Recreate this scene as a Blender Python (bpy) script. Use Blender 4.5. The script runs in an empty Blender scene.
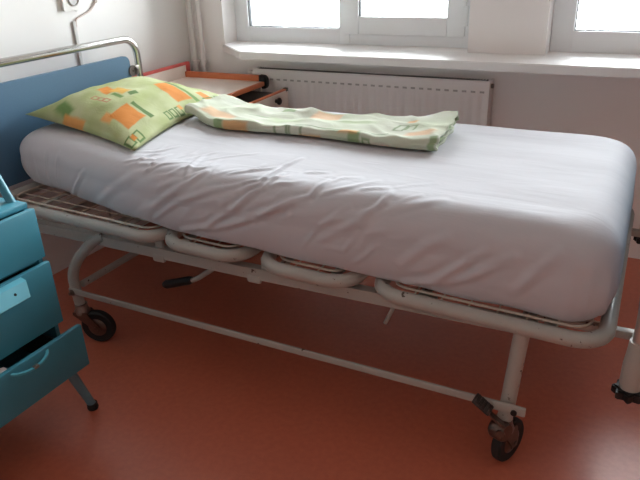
import bpy, bmesh, math, random
from mathutils import Vector, Matrix, noise
random.seed(7)
scene = bpy.context.scene
COL = scene.collection
PI = math.pi

# ------------------------------------------------------------------ helpers
def lin(c):
    return tuple(((v/255)/12.92 if v/255 <= .04045 else ((v/255+.055)/1.055)**2.4) for v in c) + (1.0,)

def mat(name, rgb, rough=.5, metal=0.0, var=.06, scale=6.0, bump=0.0, bscale=80.0, spec=.5, wear=None):
    m = bpy.data.materials.new(name); m.use_nodes = True
    nt = m.node_tree; b = nt.nodes['Principled BSDF']
    b.inputs['Roughness'].default_value = rough; b.inputs['Metallic'].default_value = metal
    b.inputs['Specular IOR Level'].default_value = spec
    tc = nt.nodes.new('ShaderNodeTexCoord')
    n = nt.nodes.new('ShaderNodeTexNoise'); n.inputs['Scale'].default_value = scale; n.inputs['Detail'].default_value = 4
    nt.links.new(tc.outputs['Object'], n.inputs['Vector'])
    r = nt.nodes.new('ShaderNodeValToRGB')
    c = lin(rgb)
    r.color_ramp.elements[0].position = .3; r.color_ramp.elements[1].position = .7
    r.color_ramp.elements[0].color = tuple(v*(1-var) for v in c[:3])+(1,)
    r.color_ramp.elements[1].color = tuple(min(1, v*(1+var)) for v in c[:3])+(1,)
    nt.links.new(n.outputs['Fac'], r.inputs['Fac'])
    out = r.outputs['Color']
    if wear:
        w = nt.nodes.new('ShaderNodeTexNoise'); w.inputs['Scale'].default_value = wear[1]; w.inputs['Detail'].default_value = 6
        nt.links.new(tc.outputs['Object'], w.inputs['Vector'])
        mr = nt.nodes.new('ShaderNodeMapRange'); mr.inputs['From Min'].default_value = wear[2]; mr.inputs['From Max'].default_value = wear[2]+.03
        nt.links.new(w.outputs['Fac'], mr.inputs['Value'])
        mx = nt.nodes.new('ShaderNodeMix'); mx.data_type = 'RGBA'
        nt.links.new(mr.outputs['Result'], mx.inputs['Factor']); nt.links.new(out, mx.inputs[6])
        mx.inputs[7].default_value = lin(wear[0]); out = mx.outputs[2]
    nt.links.new(out, b.inputs['Base Color'])
    if bump:
        n2 = nt.nodes.new('ShaderNodeTexNoise'); n2.inputs['Scale'].default_value = bscale; n2.inputs['Detail'].default_value = 3
        nt.links.new(tc.outputs['Object'], n2.inputs['Vector'])
        bp = nt.nodes.new('ShaderNodeBump'); bp.inputs['Strength'].default_value = bump; bp.inputs['Distance'].default_value = .002
        nt.links.new(n2.outputs['Fac'], bp.inputs['Height']); nt.links.new(bp.outputs['Normal'], b.inputs['Normal'])
    return m

def wpos(o):
    p = Vector((0, 0, 0))
    while o is not None:
        p += o.location; o = o.parent
    return p

def obj(name, bm, m, parent=None, smooth=True, local=False, angle=40):
    """link bm as ONE mesh object; coordinates are world unless local"""
    if parent is not None and not local:
        bmesh.ops.translate(bm, verts=bm.verts, vec=-wpos(parent))
    bmesh.ops.recalc_face_normals(bm, faces=bm.faces)
    me = bpy.data.meshes.new(name); bm.to_mesh(me); bm.free()
    for mm in (m if isinstance(m, (list, tuple)) else [m]): me.materials.append(mm)
    if smooth:
        me.polygons.foreach_set('use_smooth', [True]*len(me.polygons))
        try: me.set_sharp_from_angle(angle=math.radians(angle))
        except Exception: pass
    o = bpy.data.objects.new(name, me); COL.objects.link(o)
    if parent is not None: o.parent = parent
    return o

def thing(name, label, cat, loc=(0, 0, 0), rz=0, group=None):
    o = bpy.data.objects.new(name, None); COL.objects.link(o)
    o.location = loc; o.rotation_euler = (0, 0, rz); o.empty_display_size = .1
    o['label'] = label; o['category'] = cat
    if group: o['group'] = group
    return o

def tag(o, label, cat, group=None):
    o['label'] = label; o['category'] = cat
    if group: o['group'] = group
    return o

def struct(o):
    o['kind'] = 'structure'; return o

def box(bm, x0, x1, y0, y1, z0, z1, bev=0.0, seg=2, M=None, mi=0):
    vs = [bm.verts.new((x, y, z)) for z in (z0, z1) for y in (y0, y1) for x in (x0, x1)]
    F = [(0, 2, 3, 1), (4, 5, 7, 6), (0, 1, 5, 4), (2, 6, 7, 3), (0, 4, 6, 2), (1, 3, 7, 5)]
    fs = [bm.faces.new([vs[i] for i in f]) for f in F]
    for f in fs: f.material_index = mi
    if bev > 0:
        es = list({e for f in fs for e in f.edges})
        r = bmesh.ops.bevel(bm, geom=es, offset=bev, segments=seg, profile=.5, affect='EDGES')
        vs = list({v for f in r['faces'] for v in f.verts} | {v for v in vs if v.is_valid})
    if M is not None:
        bmesh.ops.transform(bm, matrix=M, verts=[v for v in vs if v.is_valid])
    return bm

def BX(*a, **k):
    return box(bmesh.new(), *a, **k)

def fillet(pts, r, seg=8, closed=False):
    P = [Vector(p) for p in pts]; n = len(P); out = []
    for i in range(n):
        if not closed and i in (0, n-1): out.append(P[i]); continue
        a, b, c = P[(i-1) % n], P[i], P[(i+1) % n]
        d1 = (a-b).normalized(); d2 = (c-b).normalized()
        ang = d1.angle(d2)
        if ang > PI-.02: out.append(b); continue
        rr = r
        t = min(rr/math.tan(ang/2), (a-b).length*.49, (c-b).length*.49); rr = t*math.tan(ang/2)
        cen = b+(d1+d2).normalized()*(rr/math.sin(ang/2))
        s, e = b+d1*t-cen, b+d2*t-cen
        for k in range(seg+1):
            out.append(cen+s.normalized().slerp(e.normalized(), k/seg).normalized()*rr if s.length > 1e-9 else b)
    return out

def smooth_path(pts, n=8):
    P = [Vector(p) for p in pts]; Q = [2*P[0]-P[1]]+P+[2*P[-1]-P[-2]]; out = []
    for i in range(1, len(Q)-2):
        a, b, c, d = Q[i-1], Q[i], Q[i+1], Q[i+2]
        for k in range(n):
            t = k/n
            out.append(.5*((2*b)+(c-a)*t+(2*a-5*b+4*c-d)*t*t+(3*b-a-3*c+d)*t**3))
    out.append(P[-1]); return out

def tube(bm, pts, r, seg=12, closed=False, flat=None):
    """round tube (or rectangular: flat=(halfwidth, halfheight)) along pts; r may be a list"""
    P = [Vector(p) for p in pts]; n = len(P)
    T = []
    for i in range(n):
        if closed: t = P[(i+1) % n]-P[i-1]
        else: t = P[min(i+1, n-1)]-P[max(i-1, 0)]
        T.append(t.normalized())
    up = Vector((0, 0, 1)) if abs(T[0].z) < .9 else Vector((1, 0, 0))
    N = (up-T[0]*up.dot(T[0])).normalized(); rings = []
    for i in range(n):
        N = (N-T[i]*N.dot(T[i])).normalized(); B = T[i].cross(N)
        ri = r[i] if isinstance(r, (list, tuple)) else r
        if flat:
            offs = [N*sy*flat[1]+B*sx*flat[0] for sx, sy in ((1, 1), (-1, 1), (-1, -1), (1, -1))]
        else:
            offs = [N*ri*math.cos(2*PI*k/seg)+B*ri*math.sin(2*PI*k/seg) for k in range(seg)]
        rings.append([bm.verts.new(P[i]+o) for o in offs])
    m = len(rings[0])
    for i in range(n if closed else n-1):
        A, Bq = rings[i], rings[(i+1) % n]
        for k in range(m):
            bm.faces.new((A[k], A[(k+1) % m], Bq[(k+1) % m], Bq[k]))
    if not closed:
        bm.faces.new(rings[0][::-1]); bm.faces.new(rings[-1])
    return bm

def TB(*a, **k):
    return tube(bmesh.new(), *a, **k)

def lathe(bm, prof, M=None, seg=28):
    """prof [(r,z)...] around z"""
    rings = []; vs = []
    for r, z in prof:
        if r < 1e-6: rings.append([bm.verts.new((0, 0, z))])
        else: rings.append([bm.verts.new((r*math.cos(2*PI*k/seg), r*math.sin(2*PI*k/seg), z)) for k in range(seg)])
        vs += rings[-1]
    for a, b in zip(rings, rings[1:]):
        for k in range(seg):
            q = [a[k % len(a)], a[(k+1) % len(a)], b[(k+1) % len(b)], b[k % len(b)]]
            q = list(dict.fromkeys(q))
            if len(q) >= 3: bm.faces.new(q)
    if M is not None: bmesh.ops.transform(bm, matrix=M, verts=vs)
    return bm

def prism(bm, poly, h, M=None):
    """extrude polygon [(x,y)] from z=0 to z=h"""
    a = [bm.verts.new((x, y, 0)) for x, y in poly]; b = [bm.verts.new((x, y, h)) for x, y in poly]
    n = len(poly)
    bm.faces.new(a[::-1]); bm.faces.new(b)
    for i in range(n): bm.faces.new((a[i], a[(i+1) % n], b[(i+1) % n], b[i]))
    if M is not None: bmesh.ops.transform(bm, matrix=M, verts=a+b)
    return bm

def rrect(x0, x1, y0, y1, r, seg=8):
    out = []
    for cx, cy, a0 in ((x1-r, y1-r, 0), (x0+r, y1-r, 90), (x0+r, y0+r, 180), (x1-r, y0+r, 270)):
        for k in range(seg+1):
            a = math.radians(a0+90*k/seg); out.append((cx+r*math.cos(a), cy+r*math.sin(a)))
    return out

def axis_matrix(origin, zdir, xhint=(1, 0, 0)):
    z = Vector(zdir).normalized(); x = Vector(xhint)
    if abs(x.normalized().dot(z)) > .99: x = Vector((0, 1, 0))
    x = (x-z*x.dot(z)).normalized(); y = z.cross(x)
    M = Matrix((x, y, z)).transposed().to_4x4(); M.translation = Vector(origin); return M

def sst(a, b, x):
    t = min(max((x-a)/(b-a), 0), 1); return t*t*(3-2*t)

# ------------------------------------------------------------------ camera
cam = bpy.data.objects.new('camera', bpy.data.cameras.new('camera')); COL.objects.link(cam)
R_ = Vector((0.89151539, 0.45168366, -0.03438282)); U_ = Vector((-0.16027878, 0.38552135, 0.90867156)); F_ = Vector((-0.42368741, 0.80458384, -0.41609353))
Mx = Matrix((R_, U_, -F_)).transposed().to_4x4(); Mx.translation = (2.02075, -1.3554, 1.27238)
cam.matrix_world = Mx
cam.data.sensor_width = 36; cam.data.lens = 639.2/640*36; cam.data.clip_start = .02
scene.camera = cam

# ------------------------------------------------------------------ materials
M_wall = mat('white_wall_paint', (244, 242, 241), .75, var=.015, scale=3, bump=.12, bscale=60)
M_gloss = mat('glossy_oil_paint', (236, 235, 233), .5, var=.015, scale=3, bump=.06, bscale=25)
M_far = mat('far_wall_paint', (228, 224, 218), .8, var=.03, scale=3)
M_ceil = mat('ceiling_paint', (238, 236, 232), .9, var=.01)
M_wenamel = mat('cream_enamel', (170, 169, 163), .38, var=.03, scale=9, wear=((70, 52, 42), 38, .665))
M_wire = mat('spring_wire', (214, 206, 190), .35, .4, var=.1, scale=20)
M_strap = mat('mesh_strap', (120, 108, 100), .6, .2, var=.15, scale=20)
M_chrome = mat('chrome', (205, 203, 200), .16, 1.0, var=.02)
M_steel = mat('brushed_steel', (150, 145, 140), .32, 1.0, var=.08)
M_darksteel = mat('dark_pedal_steel', (84, 78, 76), .35, .8, var=.1)
M_bronze = mat('worn_caster_steel', (112, 96, 88), .34, .85, var=.15, scale=30)
M_black = mat('black_plastic', (22, 22, 23), .45, var=.1)
M_rubber = mat('black_rubber', (28, 27, 27), .7, var=.12)
M_blue = mat('blue_laminate', (80, 116, 144), .5, var=.03, scale=200)
M_teal = mat('teal_enamel', (62, 136, 156), .42, var=.035, scale=7, bump=.06, bscale=120)
M_tealgrey = mat('grey_teal_enamel', (92, 128, 140), .45, var=.05)
M_dark = mat('dark_drawer_lining', (34, 36, 38), .8, var=.05)
M_cream = mat('cream_laminate', (242, 230, 220), .45, var=.02)
M_orange = mat('orange_edging', (205, 116, 72), .5, var=.06, scale=20)
M_red = mat('red_edging', (220, 100, 94), .5, var=.05, scale=20)
M_greylam = mat('grey_drawer_board', (112, 106, 104), .6, var=.05)
M_rad = mat('radiator_enamel', (246, 243, 242), .4, var=.01)
M_slot = mat('radiator_slot_grey', (186, 182, 181), .6, var=.03)
M_radslot = mat('radiator_grille_grey', (92, 90, 90), .6, var=.05)
M_pvc = mat('white_window_plastic', (236, 240, 242), .32, var=.01)
M_gasket = mat('dark_gasket', (50, 54, 58), .7, var=.05)
M_pipe = mat('white_pipe_paint', (228, 226, 224), .38, var=.02)
M_sill = mat('sill_paint', (236, 235, 234), .42, var=.015, scale=4, bump=.1, bscale=30)
M_sock = mat('socket_plastic', (226, 224, 220), .35, var=.01)
M_sockin = mat('socket_recess', (186, 184, 182), .4, var=.01)
M_duct = mat('grey_trunking', (198, 196, 193), .55, var=.03)
M_cable = mat('pinkish_cable', (206, 190, 184), .5, var=.03)
M_cloth = mat('pale_cotton', (226, 214, 208), .9, var=.05, bump=.3)

# floor: mottled orange-red linoleum
def floor_mat():
    m = bpy.data.materials.new('orange_linoleum'); m.use_nodes = True
    nt = m.node_tree; b = nt.nodes['Principled BSDF']; L = nt.links
    tc = nt.nodes.new('ShaderNodeTexCoord')
    n1 = nt.nodes.new('ShaderNodeTexNoise'); n1.inputs['Scale'].default_value = 55; n1.inputs['Detail'].default_value = 5
    n2 = nt.nodes.new('ShaderNodeTexNoise'); n2.inputs['Scale'].default_value = 2.2; n2.inputs['Detail'].default_value = 3
    L.new(tc.outputs['Object'], n1.inputs['Vector']); L.new(tc.outputs['Object'], n2.inputs['Vector'])
    r = nt.nodes.new('ShaderNodeValToRGB')
    r.color_ramp.elements[0].position = .34; r.color_ramp.elements[0].color = lin((188, 100, 75))
    r.color_ramp.elements[1].position = .68; r.color_ramp.elements[1].color = lin((197, 109, 82))
    L.new(n1.outputs['Fac'], r.inputs['Fac'])
    mx = nt.nodes.new('ShaderNodeMix'); mx.data_type = 'RGBA'; mx.blend_type = 'MULTIPLY'; mx.inputs['Factor'].default_value = .35
    r2 = nt.nodes.new('ShaderNodeValToRGB'); r2.color_ramp.elements[0].color = (.8, .76, .74, 1); r2.color_ramp.elements[1].color = (1.05, 1.02, 1, 1)
    L.new(n2.outputs['Fac'], r2.inputs['Fac']); L.new(r.outputs['Color'], mx.inputs[6]); L.new(r2.outputs['Color'], mx.inputs[7])
    L.new(mx.outputs[2], b.inputs['Base Color']); b.inputs['Specular IOR Level'].default_value = .95
    rr = nt.nodes.new('ShaderNodeMapRange'); rr.inputs['To Min'].default_value = .30; rr.inputs['To Max'].default_value = .42
    L.new(n2.outputs['Fac'], rr.inputs['Value']); L.new(rr.outputs['Result'], b.inputs['Roughness'])
    bp = nt.nodes.new('ShaderNodeBump'); bp.inputs['Strength'].default_value = .08; bp.inputs['Distance'].default_value = .001
    L.new(n1.outputs['Fac'], bp.inputs['Height']); L.new(bp.outputs['Normal'], b.inputs['Normal'])
    return m
M_floor = floor_mat()

def sheet_mat():
    m = bpy.data.materials.new('white_cotton_sheet'); m.use_nodes = True
    nt = m.node_tree; b = nt.nodes['Principled BSDF']; L = nt.links
    b.inputs['Base Color'].default_value = lin((196, 197, 203)); b.inputs['Roughness'].default_value = .85
    b.inputs['Specular IOR Level'].default_value = .25
    b.inputs['Sheen Weight'].default_value = .15
    tc = nt.nodes.new('ShaderNodeTexCoord'); mp = nt.nodes.new('ShaderNodeMapping'); mp.inputs['Rotation'].default_value = (0, .6, .5); mp.inputs['Scale'].default_value = (2.2, 9, 7)
    n = nt.nodes.new('ShaderNodeTexNoise'); n.inputs['Scale'].default_value = 1.6; n.inputs['Detail'].default_value = 5; n.inputs['Distortion'].default_value = .6
    L.new(tc.outputs['Object'], mp.inputs['Vector']); L.new(mp.outputs['Vector'], n.inputs['Vector'])
    bp = nt.nodes.new('ShaderNodeBump'); bp.inputs['Strength'].default_value = .2; bp.inputs['Distance'].default_value = .012
    L.new(n.outputs['Fac'], bp.inputs['Height']); L.new(bp.outputs['Normal'], b.inputs['Normal'])
    return m
M_sheet = sheet_mat()

# printed bed linen: soft rectangles on a pale green ground
def print_mat(name, base, base2, rects, rough=.85, ink=.92):
    """rects: (u, v, half width, half height, angle deg, colour, outline width or 0, softness)"""
    m = bpy.data.materials.new(name); m.use_nodes = True
    nt = m.node_tree; b = nt.nodes['Principled BSDF']; L = nt.links
    b.inputs['Roughness'].default_value = rough; b.inputs['Specular IOR Level'].default_value = .2
    uv = nt.nodes.new('ShaderNodeUVMap'); uv.uv_map = 'UVMap'
    nz = nt.nodes.new('ShaderNodeTexNoise'); nz.inputs['Scale'].default_value = 9; nz.inputs['Detail'].default_value = 3
    L.new(uv.outputs['UV'], nz.inputs['Vector'])
    big = nt.nodes.new('ShaderNodeTexNoise'); big.inputs['Scale'].default_value = 4; big.inputs['Detail'].default_value = 2
    L.new(uv.outputs['UV'], big.inputs['Vector'])
    rp = nt.nodes.new('ShaderNodeValToRGB'); rp.color_ramp.elements[0].position = .35; rp.color_ramp.elements[1].position = .65
    rp.color_ramp.elements[0].color = lin(base); rp.color_ramp.elements[1].color = lin(base2)
    L.new(big.outputs['Fac'], rp.inputs['Fac'])
    col = rp.outputs['Color']
    def math_(op, a, bb=None, c=None):
        n = nt.nodes.new('ShaderNodeMath'); n.operation = op
        for i, x in enumerate((a, bb, c)):
            if x is None: continue
            if isinstance(x, (int, float)): n.inputs[i].default_value = x
            else: L.new(x, n.inputs[i])
        return n.outputs[0]
    wob = math_('MULTIPLY', math_('SUBTRACT', nz.outputs['Fac'], .5), 1.0)
    for (u, v, hw, hh, ang, c, outl, soft) in rects:
        s = nt.nodes.new('ShaderNodeVectorMath'); s.operation = 'SUBTRACT'; s.inputs[1].default_value = (u, v, 0); L.new(uv.outputs['UV'], s.inputs[0])
        ro = nt.nodes.new('ShaderNodeVectorRotate'); ro.rotation_type = 'Z_AXIS'; ro.inputs['Angle'].default_value = math.radians(ang); L.new(s.outputs[0], ro.inputs['Vector'])
        ab = nt.nodes.new('ShaderNodeVectorMath'); ab.operation = 'ABSOLUTE'; L.new(ro.outputs[0], ab.inputs[0])
        sb = nt.nodes.new('ShaderNodeVectorMath'); sb.operation = 'SUBTRACT'; sb.inputs[1].default_value = (hw, hh, 0); L.new(ab.outputs[0], sb.inputs[0])
        sp = nt.nodes.new('ShaderNodeSeparateXYZ'); L.new(sb.outputs[0], sp.inputs[0])
        d = math_('MAXIMUM', sp.outputs[0], sp.outputs[1])
        d = math_('MULTIPLY_ADD', wob, soft*3, d)
        if outl: d = math_('SUBTRACT', math_('ABSOLUTE', d), outl)
        mr = nt.nodes.new('ShaderNodeMapRange'); mr.interpolation_type = 'SMOOTHSTEP'
        mr.inputs['From Min'].default_value = soft; mr.inputs['From Max'].default_value = -soft
        L.new(d, mr.inputs['Value'])
        mx = nt.nodes.new('ShaderNodeMix'); mx.data_type = 'RGBA'
        L.new(math_('MULTIPLY', mr.outputs['Result'], ink), mx.inputs['Factor']); L.new(col, mx.inputs[6]); mx.inputs[7].default_value = lin(c); col = mx.outputs[2]
    L.new(col, b.inputs['Base Color'])
    tc = nt.nodes.new('ShaderNodeTexCoord')
    n3 = nt.nodes.new('ShaderNodeTexNoise'); n3.inputs['Scale'].default_value = 14; n3.inputs['Detail'].default_value = 4; n3.inputs['Distortion'].default_value = .8
    L.new(tc.outputs['Object'], n3.inputs['Vector'])
    bp = nt.nodes.new('ShaderNodeBump'); bp.inputs['Strength'].default_value = .3; bp.inputs['Distance'].default_value = .01
    L.new(n3.outputs['Fac'], bp.inputs['Height']); L.new(bp.outputs['Normal'], b.inputs['Normal'])
    return m

def glass_mat():
    m = bpy.data.materials.new('clear_window_glass'); m.use_nodes = True
    nt = m.node_tree; nt.nodes.remove(nt.nodes['Principled BSDF']); out = nt.nodes['Material Output']; L = nt.links
    t = nt.nodes.new('ShaderNodeBsdfTransparent'); t.inputs['Color'].default_value = (.97, .985, .985, 1)
    g = nt.nodes.new('ShaderNodeBsdfGlossy'); g.inputs['Roughness'].default_value = .02
    f = nt.nodes.new('ShaderNodeFresnel'); f.inputs['IOR'].default_value = 1.45
    x = nt.nodes.new('ShaderNodeMixShader'); L.new(f.outputs[0], x.inputs[0]); L.new(t.outputs[0], x.inputs[1]); L.new(g.outputs[0], x.inputs[2])
    L.new(x.outputs[0], out.inputs['Surface']); return m
M_glass = glass_mat()

# ------------------------------------------------------------------ room
XW, YW, X1, Y1, ZC = -.198, 1.46, 4.8, -4.2, 2.85
struct(obj('floor', BX(XW-.2, X1+.2, Y1-.2, YW+.2, -.1, 0), M_floor, smooth=False))
struct(obj('ceiling', BX(XW-.2, X1+.2, Y1-.2, YW+.2, ZC, ZC+.1), M_ceil, smooth=False))
struct(obj('wall_left', BX(XW-.2, XW, Y1-.2, YW+.2, 0, ZC), M_gloss, smooth=False))
struct(obj('wall_right', BX(X1, X1+.2, Y1-.2, YW+.2, 0, ZC), M_far, smooth=False))
struct(obj('wall_front', BX(XW, X1, Y1-.2, Y1, 0, ZC), M_far, smooth=False))
W1 = (.03, 1.29); W2 = (1.61, 2.87); WZ0, WZ1 = .838, 2.28
bm = bmesh.new()
box(bm, XW, X1, YW, YW+.2, 0, WZ0)
box(bm, XW, X1, YW, YW+.2, WZ1, ZC)
box(bm, XW, W1[0], YW, YW+.2, WZ0, WZ1)
box(bm, W1[1], W2[0], YW, YW+.2, WZ0, WZ1)
box(bm, W2[1], X1, YW, YW+.2, WZ0, WZ1)
struct(obj('wall_back', bm, M_wall, smooth=False))
# window board with an angled left end, running under both windows
bm = prism(bmesh.new(), [(.02, 1.46), (.03, 1.435), (.265, 1.237), (3.25, 1.237), (3.25, 1.46)], .036, Matrix.Translation((0, 0, .803)))
es = [e for e in bm.edges]; bmesh.ops.bevel(bm, geom=es, offset=.004, segments=2, affect='EDGES')
struct(obj('trim_1', bm, M_sill))

def rect_ring(bm, x0, x1, z0, z1, w, y0, y1, bev=.003, wb=None):
    wb = wb or w
    box(bm, x0, x0+w, y0, y1, z0, z1, bev); box(bm, x1-w, x1, y0, y1, z0, z1, bev)
    box(bm, x0+w-.001, x1-w+.001, y0+.0006, y1, z0, z0+wb, bev); box(bm, x0+w-.001, x1-w+.001, y0+.0006, y1, z1-w, z1, bev)

def window(name, a, b, f0, f1, s0, s1, gz, sgz):
    """a,b wall opening; f0,f1 fixed glass in x; s0,s1 sash outer; gz glass bottom; sgz sash glass bottom"""
    root = bpy.data.objects.new(name, None); COL.objects.link(root); root.location = ((a+b)/2, 1.6, WZ0); struct(root)
    bm = bmesh.new()
    box(bm, a, f0, 1.57, 1.64, WZ0, WZ1, .004); box(bm, s1-.012, b, 1.575, 1.64, WZ0, WZ1, .004)
    box(bm, f1, s0+.03, 1.57, 1.64, WZ0, WZ1, .004)
    box(bm, f0-.002, f1+.002, 1.5705, 1.64, WZ0, gz, .004); box(bm, s0, s1, 1.576, 1.64, WZ0, sgz-.06, .004)
    box(bm, f0-.002, f1+.002, 1.5705, 1.64, WZ1-.07, WZ1, .004); box(bm, s0, s1, 1.576, 1.64, WZ1-.05, WZ1, .004)
    obj('frame', bm, M_pvc, root)
    bm = bmesh.new(); rect_ring(bm, s0, s1, sgz-.078, WZ1-.03, .082, 1.56, 1.62, .006)
    sash = obj('sash', bm, M_pvc, root)
    bm = bmesh.new(); rect_ring(bm, s0+.080, s1-.080, sgz-.002, WZ1-.11, .005, 1.572, 1.60, 0)
    obj('gasket', bm, M_gasket, sash, local=False)
    bm = bmesh.new(); rect_ring(bm, f0-.002, f1+.002, gz-.002, WZ1-.068, .005, 1.582, 1.61, 0)
    obj('gasket', bm, M_gasket, root)
    obj('pane', BX(f0, f1, 1.596, 1.602, gz, WZ1-.07), M_glass, root, smooth=False)
    obj('pane', BX(s0+.081, s1-.081, 1.59, 1.596, sgz, WZ1-.111), M_glass, sash, smooth=False)
    for z in (sgz-.03, WZ1-.2):
        bm = TB([(s1+.006, 1.556, z), (s1+.006, 1.556, z+.085)], .009, 10)
        box(bm, s1-.012, s1+.003, 1.552, 1.563, z+.005, z+.08, .002)
        obj('hinge', bm, M_pvc, sash)
    bm = BX(s0+.02, s0+.05, 1.545, 1.56, 1.38, 1.48, .004); tube(bm, fillet([(s0+.035, 1.55, 1.43), (s0+.035, 1.515, 1.43), (s0+.035, 1.512, 1.32)], .012), .009, 8)
    obj('handle', bm, M_pvc, sash)
    return root
window('window_1', W1[0], W1[1], .108, .628, .652, 1.245, .912, .965)
window('window_2', W2[0], W2[1], 1.70, 2.2, 2.225, 2.80, .923, .968)

# heating pipes in the corner
for i, (x, lab) in enumerate(((-.146, 'white vertical heating pipe nearest the headboard wall, beside a twin pipe in the corner'), (-.094, 'white vertical heating pipe on the window side of its twin in the corner'))):
    t = thing('heating_pipe', lab, 'pipe', (x, 1.425, 0), group='heating pipes in the corner')
    obj('pipe_run', TB([(x, 1.425, 0.0), (x, 1.425, ZC)], .0125, 14), M_pipe, t)
    bm = lathe(bmesh.new(), [(.0125, 0), (.0185, .001), (.0185, .02), (.0125, .021)], Matrix.Translation((x, 1.425, .735)))
    box(bm, x-.006, x+.006, 1.425, 1.4605, .738, .752, .002)
    obj('pipe_clip', bm, M_pipe, t)

# ------------------------------------------------------------------ radiator
def radiator():
    x0, x1, y0, y1, z0, z1 = .235, 1.412, 1.385, 1.4595, .14, .736
    t = thing('radiator', 'white ribbed panel radiator on the wall under the left window', 'radiator', ((x0+x1)/2, 1.42, z0))
    bm = bmesh.new(); n = 30; w = (x1-x0-.02)/n; xs = []
    # corrugated front sheet
    prof = [(x0, 0)]
    for i in range(n):
        a = x0+.01+i*w
        prof += [(a+w*.20, 0), (a+w*.36, .005), (a+w*.64, .005), (a+w*.80, 0)]
    prof.append((x1, 0))
    levels = [(z0, 0), (z0+.03, 0), (z0+.05, 1), (z1-.072, 1), (z1-.055, 0), (z1-.004, 0), (z1, -.8)]
    rows = [[bm.verts.new((px, y0+(d*k if k >= 0 else .004), z)) for px, d in prof] for z, k in levels]
    for r0, r1 in zip(rows, rows[1:]):
        for k in range(len(prof)-1): bm.faces.new((r0[k], r0[k+1], r1[k+1], r1[k]))
    box(bm, x0, x1, y0+.012, y0+.02, z0, z1-.01)
    obj('front_panel', bm, M_rad, t, angle=25)
    bm = bmesh.new()
    for i in range(n):
        a = x0+.01+i*w+w*.25
        box(bm, a, a+w*.5, y0-.0015, y0+.01, z1-.052, z1-.044)
    obj('slot_row', bm, M_slot, t, smooth=False)
    obj('rear_panel', BX(x0, x1, y1-.015, y1, z0, z1-.006, .003), M_rad, t)
    for x in (x0, x1-.008): obj('side_cover', BX(x, x+.008, y0+.004, y1, z0, z1-.001, .003), M_rad, t)
    bm = bmesh.new(); box(bm, x0+.008, x1-.008, y0+.006, y1-.012, z1-.016, z1-.012)
    for i in range(90):
        a = x0+.012+i*(x1-x0-.024)/90; box(bm, a, a+.006, y0+.008, y1-.014, z1-.012, z1-.004)
    obj('top_grille', bm, M_radslot, t, smooth=False)
    v = obj('valve', lathe(bmesh.new(), [(.0, 0), (.017, 0), (.017, .012), (.012, .016), (.012, .035), (.0, .035)], axis_matrix((x0-.042, 1.42, .705), (1, 0, 0), (0, 0, 1))), M_rad, t)
    obj('valve_pipe', TB([(x0-.02, 1.42, .705), (x0+.01, 1.42, .705)], .008, 10), M_steel, t)
    obj('supply_pipe', TB(fillet([(x0-.042, 1.42, .69), (x0-.042, 1.42, 0)], .01), .0085, 12), M_rad, t)
    obj('bleed_plug', lathe(bmesh.new(), [(0, 0), (.01, 0), (.01, .01), (0, .01)], axis_matrix((x1, 1.42, .71), (1, 0, 0), (0, 0, 1))), M_steel, t)
radiator()

# ------------------------------------------------------------------ socket, trunking, cable
def socket():
    t = thing('wall_socket', 'white square wall socket plate high on the headboard wall', 'socket', (XW, .7, 1.11))
    m = axis_matrix((XW, .7, 1.115), (1, 0, 0), (0, 1, 0))
    bm = prism(bmesh.new(), rrect(-.05, .05, -.047, .047, .008), .014, m)
    bmesh.ops.bevel(bm, geom=[e for e in bm.edges if e.calc_length() > .02 and all(v.co.x > XW+.013 for v in e.verts)], offset=.003, segments=2, affect='EDGES')
    obj('cover_plate', bm, M_sock, t)
    m2 = axis_matrix((XW+.014, .708, 1.115), (1, 0, 0), (0, 1, 0))
    obj('outlet_ring', lathe(bmesh.new(), [(.029, 0), (.031, .004), (.027, .006), (.025, .001), (.0, .0006)], m2), M_sockin, t)
    bm = bmesh.new()
    for dy in (-.0095, .0095): lathe(bm, [(0, .0012), (.003, .0014), (.003, .001)], axis_matrix((XW+.0145, .708+dy, 1.115), (1, 0, 0), (0, 1, 0)), 10)
    tube(bm, [(XW+.0145, .708, 1.128), (XW+.025, .708, 1.128)], .0025, 8)
    obj('contacts', bm, M_dark, t)
socket()
tag(obj('cable_trunking', BX(XW, XW+.009, .689, .706, .0, 1.025, .003), M_duct), 'narrow grey cable trunking running down the wall behind the headboard', 'trunking')
tag(obj('power_cable', TB(smooth_path([(XW+.006, .706, 1.0), (XW+.006, .712, 1.03), (XW+.006, .745, 1.042), (XW+.006, .80, 1.06), (XW+.006, .835, 1.092), (XW+.006, .845, 1.14), (XW+.006, .845, 1.6), (XW+.006, .845, 2.2)]), .0036, 8), M_cable), 'thin pinkish cable curving up the wall from the trunking top', 'cable')

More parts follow.
